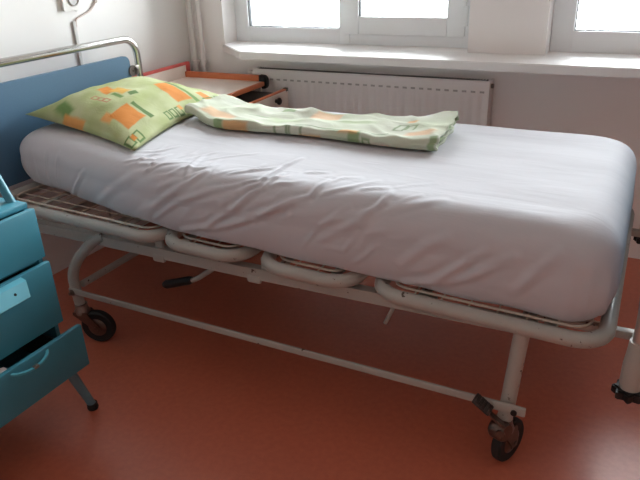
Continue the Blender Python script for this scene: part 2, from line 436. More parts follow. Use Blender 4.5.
# ------------------------------------------------------------------ hospital bed
W = .914
def zt(x): return .4929-.0610*x/2.0455           # platform tube height: falls towards the foot
bed = thing('hospital_bed', 'cream tubular metal hospital bed on black casters with blue headboard', 'bed', (1.02, W/2, 0))
def platform(x0, x1):
    def P(x, y, dz=0): return (x, y, zt(x)+dz)
    o = obj('platform_section', TB(fillet([P(x0, 0), P(x1, 0), P(x1, W), P(x0, W)], .075, 8, True), .0195, 14, True), M_wenamel, bed)
    bm = bmesh.new(); r = .0038; i = .036
    tube(bm, fillet([P(x0+i, i, .012), P(x1-i, i, .012), P(x1-i, W-i, .012), P(x0+i, W-i, .012)], .045, 6, True), r, 8, True)
    obj('inner_rail', bm, M_wire, o)
    bm = bmesh.new()
    n = max(2, int((x1-x0-2*i)/.062))
    for k in range(1, n):
        x = x0+i+(x1-x0-2*i)*k/n; tube(bm, [P(x, .012, .008), P(x, W-.012, .008)], .0022, 6)
    m = 14
    for k in range(1, m):
        y = i+(W-2*i)*k/m; tube(bm, [P(x0+.012, y, .004), P(x1-.012, y, .004)], .0022, 6)
    obj('spring_mesh', bm, M_wire, o)
    bm = bmesh.new()
    for f in (.22, .78):
        x = x0+(x1-x0)*f
        tube(bm, [P(x, .01, -.002), P(x, W-.01, -.002)], 0, flat=(.014, .002))
    obj('cross_strap', bm, M_wenamel, o)
for s in ((.02, .732), (.757, 1.040), (1.106, 1.390), (1.458, 2.020)): platform(*s)
for y in (.052, W-.052):
    obj('side_beam', TB([(.08, y, .401), (1.0, y, .401), (1.868, y, .411)], 0, flat=(.015, .0175)), M_wenamel, bed)
for x in (.16, .42, 1.84):
    obj('cross_beam', BX(x-.018, x+.018, .066, W-.066, .386, .418, .004), M_wenamel, bed)
# upright lugs from the beams to the sloping platform
for y in (.052, W-.052):
    for x in (.10, .70, 1.10, 1.60, 1.80):
        obj('platform_lug', BX(x-.016, x+.016, y-.006, y+.006, .415, zt(x)-.004, .002), M_wenamel, bed)
    for x in (.70, 1.06):
        obj('bracket_tab', BX(x-.024, x+.024, y-.019, y-.0005, .370, .40, .008), M_wenamel, bed)
for y, s in ((.004, 1), (W-.004, -1)):
    obj('leg', TB(smooth_path([(.462, y+.048*s, .412), (.415, y+.036*s, .390), (.355, y+.012*s, .325), (.324, y+.002*s, .26), (.326, y, .185), (.334, y, .118)]), .0185, 14), M_wenamel, bed, )
    obj('leg', TB([(1.838, y+.022*s, .425), (1.819, y+.010*s, .135)], .0195, 14), M_wenamel, bed)
for x in (.330,):
    obj('crossbar', TB([(x, .03, .214), (x, W-.03, .214)], .0125, 12), M_wenamel, bed)
for y in (-.013, W+.013):
    r = obj('side_rail', BX(.312, 1.86, y-.004, y+.004, .197, .218, .002), M_wenamel, bed)
    bm = lathe(bmesh.new(), [(0, 0), (.012, 0), (.012, .008), (.007, .008), (.007, .016), (0, .016)], axis_matrix((.328, y, .203), (0, -1 if y < .4 else 1, 0)), 6)
    obj('bolt', bm, M_steel, r)
    bm = BX(1.79, 1.872, y-.006, y+.006, .192, .216, .003)
    e = obj('rail_end', bm, M_wenamel, r)

def caster(cx, cy, stem, yaw, label=None):
    """cx,cy wheel centre; stem (x,y); yaw of the wheel axis"""
    R = .0625; C = Vector((cx, cy, R))
    ax = Vector((math.cos(yaw), math.sin(yaw), 0)); fw = Vector((-ax.y, ax.x, 0))
    top = Vector((stem[0], stem[1], .14))
    if (top-C).dot(fw) < 0: fw = -fw
    root = obj('caster', lathe(bmesh.new(), [(0, .112), (.026, .112), (.028, .122), (.022, .134), (.022, .15), (.0, .15)], Matrix.Translation((stem[0], stem[1], 0))), M_steel, bed)
    prof = [(0, -.013), (.018, -.016), (.04, -.012), (.047, -.014), (.056, -.0145), (.0612, -.010), (.0625, 0), (.0612, .010), (.056, .0145), (.047, .014), (.04, .012), (.018, .016), (0, .013)]
    w = obj('wheel', lathe(bmesh.new(), prof, axis_matrix(C, ax, (0, 0, 1)), 36), M_rubber, root)
    obj('hub', lathe(bmesh.new(), [(0, -.0172), (.016, -.0172), (.034, -.0135), (.036, -.012), (.036, .012), (.034, .0135), (.016, .0172), (0, .0172)], axis_matrix(C, ax, (0, 0, 1)), 28), M_bronze, root)
    # fork: two side plates joined over the wheel
    bm = bmesh.new()
    d = (top-C).dot(fw)
    poly = [(-.012, -.014), (.012, -.014), (.016, .0), (max(d+.024, .03), .052), (d+.024, .062), (d-.026, .062), (d-.034, .05), (-.016, .004)]
    for s in (-1, 1):
        o = C+ax*(s*.021-.0015)
        m = Matrix((fw, Vector((0, 0, 1)), ax)).transposed().to_4x4(); m.translation = o
        prism(bm, poly, .003, m)
    m = Matrix((fw, ax, Vector((0, 0, 1)))).transposed().to_4x4(); m.translation = C
    box(bm, d-.03, d+.024, -.022, .022, .062-.012, .062-.008, .001, M=m)
    lathe(bm, [(0, -.026), (.007, -.026), (.007, .026), (0, .026)], axis_matrix(C, ax, (0, 0, 1)), 8)
    obj('fork', bm, M_bronze, root)
    return root
c1 = caster(.386, .018, (.334, .004), math.radians(108))
c2 = caster(1.829, .040, (1.819, .014), math.radians(-20))
c3 = caster(.386, W-.018, (.334, W-.004), math.radians(72))
c4 = caster(1.829, W-.04, (1.819, W-.014), math.radians(20))
def brake(c, sx, sy, d):
    """foot pedal and cam housing of a braked caster"""
    bm = bmesh.new()
    p = [Vector((sx+.006, sy-.026*d, .152)), Vector((sx-.022, sy-.034*d, .176)), Vector((sx-.038, sy-.04*d, .198))]
    tube(bm, p, 0, flat=(.011, .0025))
    obj('brake_arm', bm, M_bronze, c)
    m = axis_matrix((sx-.048, sy-.045*d, .214), (.55, -.35*d, .75), (-.6, -.1*d, .75))
    bm = bmesh.new(); box(bm, -.027, .027, -.016, .016, -.004, .004, .003, M=m)
    for k in range(5): box(bm, -.022+k*.010, -.018+k*.010, -.014, .014, .0035, .0062, .0008, M=m)
    obj('brake_pedal', bm, M_darksteel, c)
    bm = bmesh.new()
    lathe(bm, [(0, -.022), (.022, -.022), (.027, -.014), (.027, .014), (.022, .022), (0, .022)], axis_matrix((sx-.004, sy-.018*d, .128), (.9, -.42*d, .1)), 20)
    lathe(bm, [(0, 0), (.012, 0), (.012, .008), (0, .01)], axis_matrix((sx+.0, sy-.038*d, .135), (.2, -1*d, 0)), 12)
    obj('cam_housing', bm, M_bronze, c)
    bm = lathe(bmesh.new(), [(0, 0), (.008, 0), (.008, .02), (0, .02)], axis_matrix((sx+.026, sy-.012*d, .2), (0, -1*d, 0)), 10)
    obj('pivot_bolt', bm, M_black, c)
brake(c2, 1.819, .008, 1); brake(c4, 1.819, W-.008, -1)

# crank lever under the bed
lv = obj('release_lever', TB(smooth_path([(.70, .10, .265), (.78, .10, .292), (.83, .10, .325), (.872, .10, .358), (.90, .10, .40)]), .0085, 10), M_wenamel, bed)
obj('grip', TB([(.648, .10, .245), (.66, .10, .2495), (.76, .10, .2855), (.772, .10, .290)], [.010, .0155, .0145, .011], 14), M_black, lv)
obj('lever_mount', BX(.88, .92, .06, .14, .392, .412, .003), M_wenamel, bed)
obj('release_rod', TB([(1.496, .075, .39), (1.458, .09, .302)], .006, 8), M_wenamel, bed)

# headboard
XH = -.066
hb = obj('headboard_rail', TB(fillet([(XH, .012, .40), (XH, .012, .936), (XH, .908, .936), (XH, .908, .40)], .075, 10), .0155, 16), M_chrome, bed)
bm = prism(bmesh.new(), rrect(.062, .846, .50, .868, .03), .018, axis_matrix((XH-.009, 0, 0), (1, 0, 0), (0, 1, 0)))
obj('headboard_panel', bm, M_blue, hb)
for y, s in ((.06, -1), (.862, 1)):
    for z in (.80, .56):
        bm = lathe(bmesh.new(), [(0, 0), (.024, 0), (.024, .004), (0, .004)], axis_matrix((XH+.0095, y-.006*s, z), (1, 0, 0)), 24)
        box(bm, XH+.008, XH+.0135, min(y, y+.034*s), max(y, y+.034*s), z-.018, z+.02, .002)
        lathe(bm, [(0, .004), (.005, .004), (.004, .008), (0, .0085)], axis_matrix((XH+.0095, y-.006*s, z), (1, 0, 0)), 10)
        obj('panel_clip', bm, M_steel, hb)
for y in (.012, .908):
    obj('post_sleeve', TB([(XH, y, .36), (XH, y, .47)], .0215, 14), M_wenamel, bed)
    obj('sleeve_arm', BX(XH, .10, y+(.024 if y < .4 else -.044), y+(.044 if y < .4 else -.024), .385, .415, .003), M_wenamel, bed)
    obj('sleeve_arm', BX(XH-.012, XH+.012, y-(.0 if y < .4 else .044), y+(.044 if y < .4 else .0), .385, .415, .003), M_wenamel, bed)
# footboard
XF = 2.087
M_satin = mat('satin_chrome', (214, 213, 211), .38, 1.0, var=.02)
fb = obj('footboard_rail', TB(fillet([(XF, .004, .40), (XF, .004, .815), (XF, .908, .815), (XF, .908, .40)], .06, 10), .0135, 16), M_satin, bed)
bm = prism(bmesh.new(), rrect(.062, .846, .47, .755, .03), .018, axis_matrix((XF-.009, 0, 0), (1, 0, 0), (0, 1, 0)))
obj('footboard_panel', bm, M_blue, fb)
for y, s in ((.055, -1), (.853, 1)):
    bm = BX(XF-.013, XF-.0085, min(y, y+.05*s), max(y, y+.05*s), .69, .725, .002)
    obj('panel_clip', bm, M_steel, fb)
for y in (.004, .908):
    s = 1 if y < .4 else -1
    bm = lathe(bmesh.new(), [(0, .338), (.022, .338), (.0245, .345), (.0245, .40), (.0215, .43), (.0195, .462), (.0145, .462)], Matrix.Translation((XF, y, 0)), 20)
    sl = obj('post_sleeve', bm, M_wenamel, bed)
    poly = []
    for k in range(48):
        a = 2*PI*k/48; rr = .033+.0045*math.cos(8*a); poly.append((rr*math.cos(a), rr*math.sin(a)))
    bm = prism(bmesh.new(), poly, .024, Matrix.Translation((XF, y, .315)))
    bmesh.ops.bevel(bm, geom=[e for e in bm.edges if abs(e.verts[0].co.z-e.verts[1].co.z) < 1e-5], offset=.004, segments=2, affect='EDGES')
    obj('star_knob', bm, M_black, sl)
    obj('sleeve_arm', BX(1.85, XF, y+s*.13-.011, y+s*.13+.011, .388, .410, .003), M_wenamel, bed)
    obj('sleeve_arm', BX(XF-.012, XF+.012, min(y, y+s*.14), max(y, y+s*.14), .388, .410, .003), M_wenamel, bed)

# ------------------------------------------------------------------ mattress with fitted sheet
NEAR = [(-.06, .150), (.2, .113), (.3, .092), (.42, .064), (.55, .040), (.75, .014), (.9, .007), (1.28, .007), (1.52, .012), (1.82, .016), (1.95, .012), (2.1, .012)]
def ynear(x):
    if x <= NEAR[0][0]: return NEAR[0][1]
    for (a, p), (b, q) in zip(NEAR, NEAR[1:]):
        if x <= b: return p+(q-p)*(x-a)/(b-a)
    return NEAR[-1][1]
def yfar(x):
    return .905+.02*(1-sst(0, .8, x))
MX0, MX1 = -.047, 2.024
def zbot(x): return zt(x)+.0255-.0095*sst(1.2, 1.75, x)
ZT = .692
FOLDS = [
 ([(.643, .001), (.781, .112), (.875, .182), (.905, .245)], .006, .016),
 ([(.718, .031), (.83, .111), (.937, .159), (1.036, .199)], .007, .013),
 ([(.826, .015), (.935, .057), (1.04, .134), (1.118, .207), (1.13, .302)], .009, .013),
 ([(.921, .04), (1.057, .095), (1.173, .154), (1.259, .189)], .008, .015),
 ([(1.045, .177), (1.101, .226), (1.106, .373), (1.12, .442)], .005, .015),
 ([(.854, .193), (.834, .262), (.813, .351)], .005, .014),
 ([(.638, .221), (.642, .275), (.669, .308)], .005, .014),
 ([(.703, .19), (.703, .26), (.704, .312)], .005, .013),
 ([(1.1, .11), (1.189, .167), (1.264, .208), (1.279, .306)], .006, .013),
 ([(1.193, .34), (1.253, .359)], .004, .012), ([(1.393, .281), (1.45, .313)], .004, .012),
 ([(1.416, .157), (1.459, .215), (1.466, .294)], .004, .015),
 ([(1.308, .091), (1.408, .163), (1.472, .237)], .005, .018),
 ([(1.459, .186), (1.543, .245), (1.607, .295)], .003, .02),
 ([(1.531, .012), (1.609, .042), (1.681, .105), (1.732, .15)], .008, .016),
 ([(1.591, .022), (1.701, .08), (1.801, .151)], .006, .02),
 ([(1.53, .071), (1.587, .134), (1.642, .166)], .005, .02),
 ([(1.808, .065), (1.846, .114), (1.895, .181)], .005, .02),
 ([(1.961, .03), (1.969, .095), (1.968, .161)], .006, .013),
 ([(2.005, .04), (2.006, .125), (2.004, .179)], .005, .012),
 ([(.256, -.014), (.322, .04), (.405, .125)], .006, .012),
 ([(.101, .0), (.104, .077), (.1, .133)], .004, .012), ([(.16, .0), (.17, .08), (.18, .15)], .004, .012),
 ([(.22, .02), (.235, .09), (.25, .15)], .004, .013), ([(.05, .0), (.045, .077), (.04, .133)], .004, .011),
 ([(.428, .008), (.547, .093), (.7, .188)], .005, .02),
 ([(.603, .0), (.72, .08), (.80, .13)], .005, .015),
]
_r = random.Random(11)
for _ in range(34):                              # fine creases following the pull of the sheet
    x = _r.uniform(.55, 1.55); t = _r.uniform(.04, .30); l = _r.uniform(.07, .20); an = math.radians(_r.uniform(22, 48))
    dx, dt = l*math.cos(an), l*math.sin(an); bd = _r.uniform(-.02, .02)
    FOLDS.append(([(x, t), (x+dx*.5-bd, t+dt*.5+bd), (x+dx, t+dt)], _r.uniform(.0014, .0032), _r.uniform(.009, .016)))
for _ in range(10):
    x = _r.uniform(.62, 1.05); t = _r.uniform(.20, .34); l = _r.uniform(.05, .10); an = math.radians(_r.uniform(60, 110))
    FOLDS.append(([(x, t), (x+l*math.cos(an), t+l*math.sin(an))], _r.uniform(.0012, .0022), .012))
def seg_d(p, a, b):
    dx, dy = b[0]-a[0], b[1]-a[1]; L2 = dx*dx+dy*dy
    t = min(max(((p[0]-a[0])*dx+(p[1]-a[1])*dy)/L2, 0), 1)
    return math.hypot(p[0]-a[0]-t*dx, p[1]-a[1]-t*dy), t
def fold_h(x, t):
    h = 0
    for pts, amp, w in FOLDS:
        n = len(pts)-1; best = None
        if not (min(p[0] for p in pts)-.06 < x < max(p[0] for p in pts)+.06): continue
        for i in range(n):
            d, tt = seg_d((x, t), pts[i], pts[i+1])
            if best is None or d < best[0]: best = (d, (i+tt)/n)
        d, s = best; amp = amp*.95; w = w*.62
        fade = math.sin(PI*min(max(.12+.82*s, 0), 1))**.7
        h += amp*fade*(math.exp(-(d/w)**2)-.45*math.exp(-((d-1.7*w)/w)**2))
    return h
def mtop(x, y):
    """height of the bare mattress top"""
    return ZT+.010*math.sin(PI*min(max((y-.0)/.92, 0), 1))-.004*sst(1.2, 2.0, x)
def mattress():
    # plan outline: rounded rectangle in (s,w) unit space, mapped to x,y ; levels from bottom to top
    rc = .10; Lx = MX1-MX0; Ly = .885; pts = []
    def seg(a, b, n): return [(a[0]+(b[0]-a[0])*k/n, a[1]+(b[1]-a[1])*k/n) for k in range(n)]
    def arc(cx, cy, a0, n): return [(cx+rc*math.cos(math.radians(a0+90*k/n)), cy+rc*math.sin(math.radians(a0+90*k/n))) for k in range(n)]
    pts += seg((rc, 0), (Lx-rc, 0), 440); pts += arc(Lx-rc, rc, -90, 16)
    pts += seg((Lx, rc), (Lx, Ly-rc), 60); pts += arc(Lx-rc, Ly-rc, 0, 16)
    pts += seg((Lx-rc, Ly), (rc, Ly), 80); pts += arc(rc, Ly-rc, 90, 16)
    pts += seg((0, Ly-rc), (0, rc), 60); pts += arc(rc, rc, 180, 16)
    levels = []   # (inset, height fraction)
    levels += [(.30, 0), (.10, 0), (.030, 0), (.020, .012)]
    for k in range(1, 35):
        f = k/35
        if f < .62:
            ins = .020*(1-f/.62)**2-.006*math.sin(PI*f/.62)
            levels.append((ins, .01+f*.86))
    R = .085
    for k in range(0, 23):                       # rounded top edge
        a = PI/2*k/22; levels.append((R*(1-math.cos(a)), 1-R/.215*(1-math.sin(a)), ))
    tops = [R+.008*k for k in range(1, 34)]+[R+.264+.012*k for k in range(1, 7)]
    levels += [(i, 1.0) for i in tops]
    hy = Ly/2; bm = bmesh.new(); rings = []; info = []
    def pos(px, py, ins, hf):
        cx = min(max(px, hy), Lx-hy); cy = hy
        d = math.hypot(px-cx, py-cy); k = 1-ins/d if d > 1e-6 else 1
        # keep flat sides: inset per axis
        dx, dy = px-Lx/2, py-hy
        qx = Lx/2+dx*(1-ins/(Lx/2)); qy = hy+dy*(1-ins/hy)
        x = MX0+qx; v = qy/Ly
        y = ynear(x)+(yfar(x)-ynear(x))*v
        zb = zbot(x); z = zb+(mtop(x, y)-zb)*hf
        return Vector((x, y, z))
    for ins, hf in levels:
        rings.append([bm.verts.new(pos(px, py, ins, hf)) for px, py in pts])
    n = len(pts)
    for a, b in zip(rings, rings[1:]):
        for k in range(n): bm.faces.new((a[k], a[(k+1) % n], b[(k+1) % n], b[k]))
    # close the top and bottom with strips across the long sides
    bm.faces.new(rings[0][::-1])
    top = rings[-1]
    c = [bm.verts.new((0, 0, 0)) for _ in range(0)]
    bm.faces.new(top)
    bm.normal_update()
    for v in bm.verts:
        x, y, z = v.co
        near = 1-sst(.45, .7, y-ynear(x))
        if near > 0:
            t = (z-zbot(x))+max(0, y-ynear(x)-.02) if True else 0
            h = fold_h(x, t)*near
        else: h = 0
        nn = noise.noise(Vector((x*2.2, y*5, z*6)))*.0035+noise.noise(Vector((x*6+3, y*9, z*12)))*.0016
        # the sheet is pulled tight under the mattress: ragged lower edge
        if z < zbot(x)+.012: v.co.z += .006*noise.noise(Vector((x*7, 2.2, 0)))+.003; h *= .4
        v.co += v.normal*(h+nn)
    o = obj('mattress', bm, M_sheet, angle=180)
    return tag(o, 'thick mattress in a creased white fitted sheet on the hospital bed', 'mattress')
mattress()

# ------------------------------------------------------------------ pillow
OR, OR2, GR, DG, PK, YE = (206, 126, 50), (214, 150, 84), (104, 138, 78), (84, 116, 64), (176, 112, 90), (214, 166, 76)
M_pillow = print_mat('green_print_cotton', (160, 170, 118), (186, 192, 152), [
 (.30, .06, .07, .035, 15, GR, 0, .02), (.42, .01, .09, .022, 0, OR2, 0, .012),
 (.40, .325, .055, .045, 0, OR, 0, .012), (.49, .365, .07, .040, 0, YE, 0, .014),
 (.54, .300, .055, .016, 4, GR, 0, .006), (.61, .385, .028, .030, 20, DG, 0, .007),
 (.43, .200, .022, .018, 0, PK, .004, .004), (.48, .205, .020, .017, 0, PK, .004, .004), (.53, .212, .022, .018, 0, PK, .005, .004),
 (.665, .095, .045, .03, 0, OR2, 0, .014), (.768, .178, .098, .080, 3, OR, 0, .008), (.80, .287, .105, .016, 2, DG, 0, .005),
 (.74, .640, .155, .062, 8, OR, 0, .009), (.82, .712, .125, .014, 8, GR, 0, .005), (.62, .74, .07, .02, 0, DG, 0, .012),
 (.945, .395, .030, .017, 0, DG, .005, .004), (.948, .445, .030, .017, 0, DG, .005, .004), (.950, .500, .030, .017, 0, DG, .005, .004), (.93, .525, .02, .014, 0, OR2, 0, .006),
 (.935, .032, .034, .022, 0, DG, .006, .004), (.945, .100, .034, .022, 0, DG, .006, .004), (.93, .068, .022, .016, 0, OR, 0, .006),
 (.89, .80, .05, .03, 0, OR, 0, .008), (.955, .80, .025, .04, 0, DG, .006, .005), (.95, .90, .03, .03, 0, DG, .006, .005),
 (.10, .22, .022, .02, 0, OR2, 0, .01), (.15, .55, .09, .08, 5, OR, 0, .012), (.27, .60, .015, .10, 5, GR, 0, .006), (.12, .80, .05, .02, 0, GR, 0, .008),
])
def pillow():
    A, B, C, D = Vector((-.032, .235, .748)), Vector((.592, .118, .706)), Vector((.475, .865, .712)), Vector((-.032, .90, .730))
    N = 44; bm = bmesh.new(); uvl = bm.loops.layers.uv.new('UVMap')
    def base(u, v):
        p = A.lerp(B, u).lerp(D.lerp(C, u), v)
        # seams pulled in between the corners
        pin = .035
        p += (D-A).normalized()*pin*(math.sin(PI*u)*(1-2*v))*.8
        p += (B-A).normalized()*pin*(math.sin(PI*v)*(1-2*u))
        return p
    def prof(t): return max(0.0, 1-abs(2*t-1)**2.3)**.62
    def hgt(u, v):
        h = prof(u)*prof(v)
        return h
    top = {}; bot = {}
    for i in range(N+1):
        for j in range(N+1):
            u, v = i/N, j/N; p = base(u, v); h = hgt(u, v)
            wr = noise.noise(Vector((u*4.5, v*3.2, 1.7)))*.012+noise.noise(Vector((u*11, v*9, 4)))*.004
            q = p.copy(); q.z += .074*h+.030*h*(1-sst(.2, 1.0, u))+wr*min(1, h*1.6)
            q.z = max(q.z, mtop(q.x, q.y)+.010)
            top[i, j] = bm.verts.new(q)
            if i in (0, N) or j in (0, N): bot[i, j] = top[i, j]
            else:
                q = p.copy(); q.z -= .05*h
                q.z = max(q.z, mtop(q.x, q.y)+.007)
                bot[i, j] = bm.verts.new(q)
    for lay, s in ((top, 1), (bot, -1)):
        for i in range(N):
            for j in range(N):
                q = [(i, j), (i+1, j), (i+1, j+1), (i, j+1)]
                if s < 0: q = q[::-1]
                vs = [lay[k] for k in q]
                try: f = bm.faces.new(vs)
                except ValueError: continue
                for l, k in zip(f.loops, q): l[uvl].uv = (k[0]/N, k[1]/N)
    o = obj('pillow', bm, M_pillow, angle=180)
    return tag(o, 'plump pillow in a pale green case with orange squares at the headboard', 'pillow')
pillow()

# ------------------------------------------------------------------ folded bedding
PO, PK2, PG = (216, 168, 128), (206, 186, 170), (170, 186, 146)
M_blanket = print_mat('pale_green_print_cotton', (182, 190, 166), (202, 206, 192), [
 (.155, .49, .08, .045, 0, PO, 0, .014), (.215, .385, .020, .03, 0, GR, 0, .006), (.29, .375, .045, .035, 0, OR2, 0, .010),
 (.375, .75, .03, .022, 0, GR, 0, .007), (.55, .73, .055, .06, 0, PO, 0, .010), (.465, .39, .022, .022, 0, DG, .005, .004), (.52, .40, .022, .022, 0, DG, .004, .005),
 (.575, .37, .04, .018, 0, OR2, 0, .008), (.745, .385, .020, .05, 0, GR, 0, .006), (.79, .386, .010, .012, 0, DG, .004, .004), (.84, .386, .03, .008, 0, PK2, 0, .008),
 (.72, .432, .032, .016, 0, OR2, 0, .008), (.60, .445, .09, .006, 3, DG, 0, .005), (.82, .455, .07, .004, 2, DG, 0, .004),
 (.865, .60, .014, .04, 4, DG, .004, .004), (.90, .60, .014, .03, 4, DG, .004, .004), (.885, .69, .016, .02, 0, OR2, 0, .008), (.945, .49, .04, .03, 0, PO, 0, .014),
 (1.002, .39, .012, .05, 0, GR, 0, .005), (1.01, .85, .012, .06, 0, GR, 0, .008), (1.01, 1.25, .012, .15, 0, GR, 0, .01), (.30, .60, .05, .006, 10, GR, 0, .01), (.70, .62, .06, .03, 0, PG, 0, .02), (.43, .55, .06, .05, 0, PG, 0, .03),
], ink=.68)
def blanket():
    # spiral fold in cross section: layers over one another, rolled front edge
    x0f, x1f = .455, 1.478
    th = .028
    def layer_path(n=90):
        # (v across depth 0 front..1 back , w height 0..1) outer wrap then inner folds
        raw = [(1.0, .10)]
        return raw
    path = []
    def add(p, q, n):
        for k in range(n): path.append((p[0]+(q[0]-p[0])*k/n, p[1]+(q[1]-p[1])*k/n))
    def turn(cv, cw, r, a0, a1, n):
        for k in range(n):
            a = math.radians(a0+(a1-a0)*k/n); path.append((cv+.045*math.cos(a)*r/.5, cw+r*math.sin(a)))
    add((.93, .06), (.05, .0), 34); turn(.045, .5, .5, -90, -270, 16)       # bottom sheet, front roll
    add((.045, 1.0), (.95, 1.0), 48); turn(.955, .70, .30, 90, -90, 12)      # top, back roll
    add((.95, .40), (.16, .36), 30); turn(.15, .49, .13, -90, -270, 8)
    add((.16, .64), (.90, .70), 26)
    NX = 110; bm = bmesh.new(); uvl = bm.loops.layers.uv.new('UVMap'); grid = []
    # arc length for the texture v
    acc = [0]
    for a, b in zip(path, path[1:]): acc.append(acc[-1]+math.hypot((b[0]-a[0])*.42, (b[1]-a[1])*th))
    for i in range(NX+1):
        f = i/NX; row = []
        for (v, w) in path:
            xf = .490+(1.482-.490)*f; xb = .525+(1.456-.525)*f
            yf = .515-.085*sst(0, .25, f)-.012*math.sin(f*9); yb = .735-.055*sst(0, .45, f)+.055*sst(.6, 1, f)
            yf += .05*sst(.12, 0, f)*0
            x = xf+(xb-xf)*v; y = yf+(yb-yf)*v
            t = th*(.9+.62*sst(.84, 1.0, f)*(.35+v))*(1-.28*math.sin(PI*min(1, f*1.1))*(1-abs(2*v-1)))
            wv = noise.noise(Vector((x*7, y*9, w*2+1)))*.010+noise.noise(Vector((x*17+y*6, y*16, w*3)))*.005+(1-abs(noise.noise(Vector((x*6+y*9, y*4-x*2, 3+w)))))**6*.006
            dz = wv*(.25+.75*w)
            x += .010*noise.noise(Vector((v*6, w*7, 5.5)))*sst(.9, 1, f)+.008*w*sst(.9, 1, f)
            z = mtop(x, y)+.0095+.018*(1-sst(.02, .13, f))+w*t+dz*(1 if w > .2 else .0)
            row.append(bm.verts.new((x, y, z)))
        grid.append(row)
    for i in range(NX):
        for k in range(len(path)-1):
            fc = bm.faces.new((grid[i][k], grid[i+1][k], grid[i+1][k+1], grid[i][k+1]))
            for l, (ii, kk) in zip(fc.loops, ((i, k), (i+1, k), (i+1, k+1), (i, k+1))): l[uvl].uv = (ii/NX*1.02, acc[kk])
    o = obj('folded_blanket', bm, M_blanket, angle=180)
    s = o.modifiers.new('thickness', 'SOLIDIFY'); s.thickness = .005; s.offset = 0
    return tag(o, 'folded pale green patterned blanket laid across the mattress beside the pillow', 'blanket')
blanket()

# ------------------------------------------------------------------ teal bedside cabinet in front
def teal_cabinet():
    X0, X1_, Y0, Y1_ = .22, .632, -.80, -.318
    t = thing('bedside_cabinet', 'teal metal bedside cabinet with three drawers in front of the bed head', 'cabinet', ((X0+X1_)/2, (Y0+Y1_)/2, 0))
    bm = bmesh.new(); zb, ztp = .205, .675; k = .012
    box(bm, X0, X0+k, Y0, Y1_, zb, ztp); box(bm, X0, X1_-.012, Y0, Y0+k, zb, ztp); box(bm, X0, X1_-.012, Y1_-k, Y1_, zb, ztp)
    box(bm, X0, X1_-.012, Y0, Y1_, zb, zb+k)
    for z in (.325, .527): box(bm, X0+k, X1_-.02, Y0+k, Y1_-k, z-.004, z+.004)
    obj('body', bm, M_teal, t, smooth=False)
    obj('top', BX(X0-.004, X1_-.022, Y0-.002, Y1_+.002, .676, .692, .003), M_teal, t)
    def drawer(z0, z1, out, dy=0):
        d = obj('drawer', BX(X1_-.012+out, X1_+.004+out, Y0+.003+dy, Y1_-.001+dy, z0, z1, .0035), M_teal, t)
        bm = bmesh.new(); xr = X0+.03+out; xf = X1_-.012+out
        box(bm, xr, xf, Y0+.03, Y0+.036, z0+.015, z1-.035); box(bm, xr, xf, Y1_-.036, Y1_-.03, z0+.015, z1-.035)
        box(bm, xr, xr+.006, Y0+.03, Y1_-.03, z0+.015, z1-.035); box(bm, xr, xf, Y0+.03, Y1_-.03, z0+.015, z0+.02)
        obj('drawer_tray', bm, M_dark, d, smooth=False)
        return d
    drawer(.540, .680, .003)
    d2 = drawer(.340, .529, .014)
    d3 = drawer(.196, .330, .060, .018)
    # flap pull on the middle drawer
    xf = X1_+.018
    m = axis_matrix((0, 0, 0), (0, 1, 0), (1, 0, 0))
    bm = bmesh.new()
    a = [(xf-.001, .526), (xf+.020, .522), (xf+.042, .486), (xf+.038, .482), (xf+.016, .514), (xf-.001, .517)]
    # section in x,z swept along y, far end cut on a slant
    ys = (-.655, -.432); rows = []
    for y, e in ((ys[0], -1), (ys[1], 1)):
        rows.append([bm.verts.new((px, y+e*.018*(pz-.482)/.046, pz)) for px, pz in a])
    bm.faces.new(rows[0]); bm.faces.new(rows[1][::-1])
    for i in range(6): bm.faces.new((rows[0][i], rows[0][(i+1) % 6], rows[1][(i+1) % 6], rows[1][i]))
    lathe(bm, [(0, 0), (.0, 0.0)], None) if False else None
    h = obj('flap_handle', bm, mat('light_teal_plastic', (104, 186, 206), .4, var=.03), d2, smooth=False)
    obj('screw', lathe(bmesh.new(), [(0, 0), (.004, 0), (.003, .0015), (0, .002)], axis_matrix((xf+.030, -.462, .5055), (.85, 0, .53)), 10), M_dark, h)
    # bow handle on the open bottom drawer
    xf = X1_+.004+.060
    bm = TB(smooth_path([(xf-.002, -.540, .318), (xf+.010, -.528, .314), (xf+.019, -.50, .310), (xf+.019, -.465, .311), (xf+.010, -.436, .316), (xf-.002, -.424, .320)]), 0, flat=(.0038, .003))
    h = obj('bow_handle', bm, mat('teal_plastic', (82, 170, 190), .38, var=.03), d3)
    obj('handle_glint', BX(xf+.0150, xf+.0245, -.490, -.474, .306, .3155, .002), M_steel, h)  # added bright steel block imitating the highlight at the middle of the bow
    for sx, x in ((1, .618), (-1, .26)):
        for sy, y in ((1, -.333), (-1, -.77)):
            l = obj('leg', TB([(x, y, .206), (x+.022*sx, y+.052*sy, .014)], [.0165, .0125], 14), M_tealgrey, t)
            obj('rubber_foot', lathe(bmesh.new(), [(0, 0), (.015, 0), (.017, .006), (.0155, .022), (0, .022)], Matrix.Translation((x+.022*sx, y+.052*sy, 0)), 16), M_rubber, l)
    # leaning end loop on the top
    bm = TB(fillet([(.572, Y1_-.012, .68), (.50, Y1_-.006, .80), (.50, Y0+.006, .80), (.572, Y0+.012, .68)], .03, 6), .0115, 12)
    obj('top_rail', bm, M_teal, t)
    return t
teal_cabinet()
bm = TB(smooth_path([(.62, -.60, .285), (.60, -.56, .292), (.585, -.545, .285)]), [.03]*17, 14)
bm.free()
bm = bmesh.new(); bmesh.ops.create_uvsphere(bm, u_segments=28, v_segments=16, radius=1)
